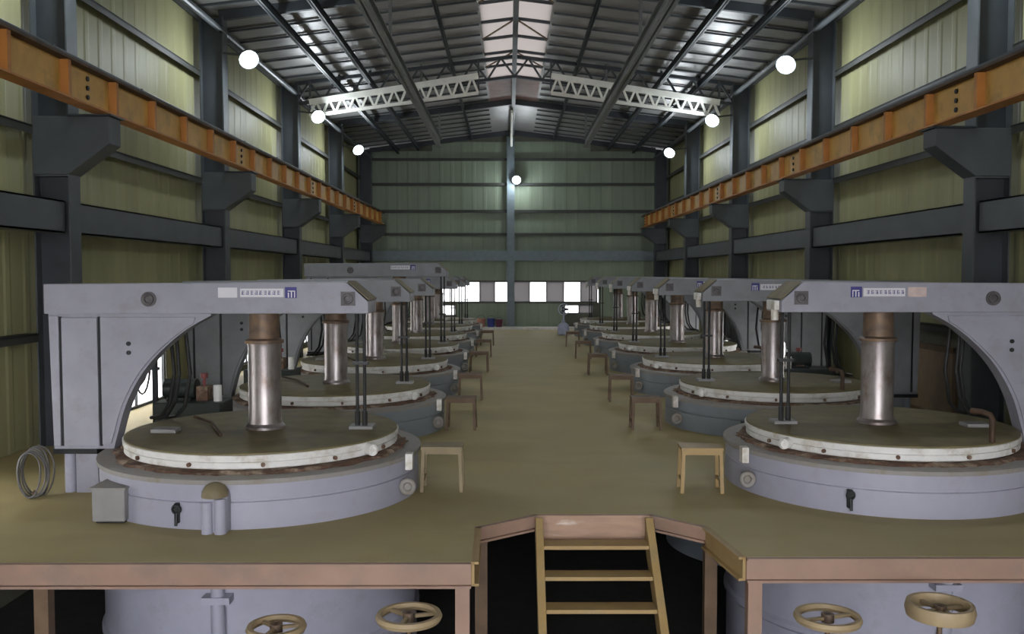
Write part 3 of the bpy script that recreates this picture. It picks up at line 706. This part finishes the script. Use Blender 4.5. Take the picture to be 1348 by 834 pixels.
# coil of grey cable on the deck by the first left machine
t = thing('cable_coil', 'tangled coil of grey cable beside the outer pillar of a machine', 'cable', (-4.70, 8.95, 0))
for j in range(7):
    R0 = .11 + .010 * j; pts = []
    for q in range(29):
        a = 2 * math.pi * q / 28; pts.append((R0 * math.cos(a) * (1.0 + .2 * math.sin(j)), -.09 + .03 * j + .02 * math.sin(2 * a + j), .235 + (.22 + .006 * j) * math.sin(a)))
    part('loop', MB().tube(pts, .009 if j < 6 else .009, 6), 'cable_grey', t, smooth=60)
part('cable_tie', MB().torus((0, 0, .03), .03, .012, 12, 6, 'x'), 'brown_wood', t)

# ---------------------------------------------------------------- things at the far end
o = part('slab', MB().box(XL + 1.2, XR - 1.2, 36.2, 36.75, 0, .10), 'slab_white', bevel=.01); tag(o, 'low white kerb at the foot of the gable wall', 'slab')  # pale strip at the wall foot, drawn as a low white slab
def bucket(X, Y, m, label, R=.15, h=.34):
    t = thing('bucket', label, 'bucket', (X, Y, 0.10), 'buckets on the white kerb')
    part('body', MB().lathe([(.001, 0), (R * .8, 0), (R, h), (R * .93, h), (R * .75, .02), (.001, .02)], 20), m, t, smooth=35)
    pts = [(R * math.cos(math.pi * q / 12), 0, h - .02 + R * .8 * math.sin(math.pi * q / 12)) for q in range(13)]
    part('handle', MB().tube(pts, .008, 6), 'steel_mid', t)
bucket(-1.12, 36.45, 'salmon', 'salmon red bucket on the white kerb', .18)
bucket(-.72, 36.45, 'blue', 'blue bucket on the white kerb', .16)
bucket(-.40, 36.45, 'maroon', 'maroon bucket on the white kerb', .15, .30)
# pedestal fan
t = thing('pedestal_fan', 'pale pedestal fan standing at the end of the aisle', 'fan', (2.02, 33.6, 0))
part('base', MB().lathe([(.001, 0), (.24, 0), (.22, .04), (.05, .06), (.001, .06)], 24), 'pale_blue', t, smooth=35)
part('pole', MB().cyl((0, 0, .05), (0, 0, .78), .03, 12), 'pale_blue', t)
fg = part('guard', MB().torus((0, -.06, .92), .20, .014, 28, 6, 'y').torus((0, -.09, .92), .12, .008, 24, 6, 'y').torus((0, .02, .92), .20, .014, 28, 6, 'y'), 'pale_blue', t, smooth=50)
part('motor', MB().cyl((0, .02, .92), (0, .2, .92), .08, 16), 'pale_blue', t)
for i in range(3):
    a = 2 * math.pi * i / 3; part('blade', MB().bar((.02 * math.cos(a), -.03, .92 + .02 * math.sin(a)), (.17 * math.cos(a), -.03, .92 + .17 * math.sin(a)), .09, .012, (0, 1, .3)), 'steel_dark', t)
# sack beside the fan
def sack(X, Y, label):
    mb = MB().lathe([(.001, 0), (.17, 0), (.21, .06), (.22, .20), (.19, .36), (.10, .44), (.05, .46), (.08, .52), (.04, .53), (.001, .5)], 20)
    rr = random.Random(5); mb.v = [(v[0] * (1 + rr.uniform(-.08, .08)), v[1] * (1 + rr.uniform(-.08, .08)), v[2]) for v in mb.v]
    o = part('sack', mb, 'pale_blue', None, smooth=60, loc=(X, Y, 0)); tag(o, label, 'sack')
sack(1.98, 33.1, 'pale blue tied sack beside the pedestal fan')
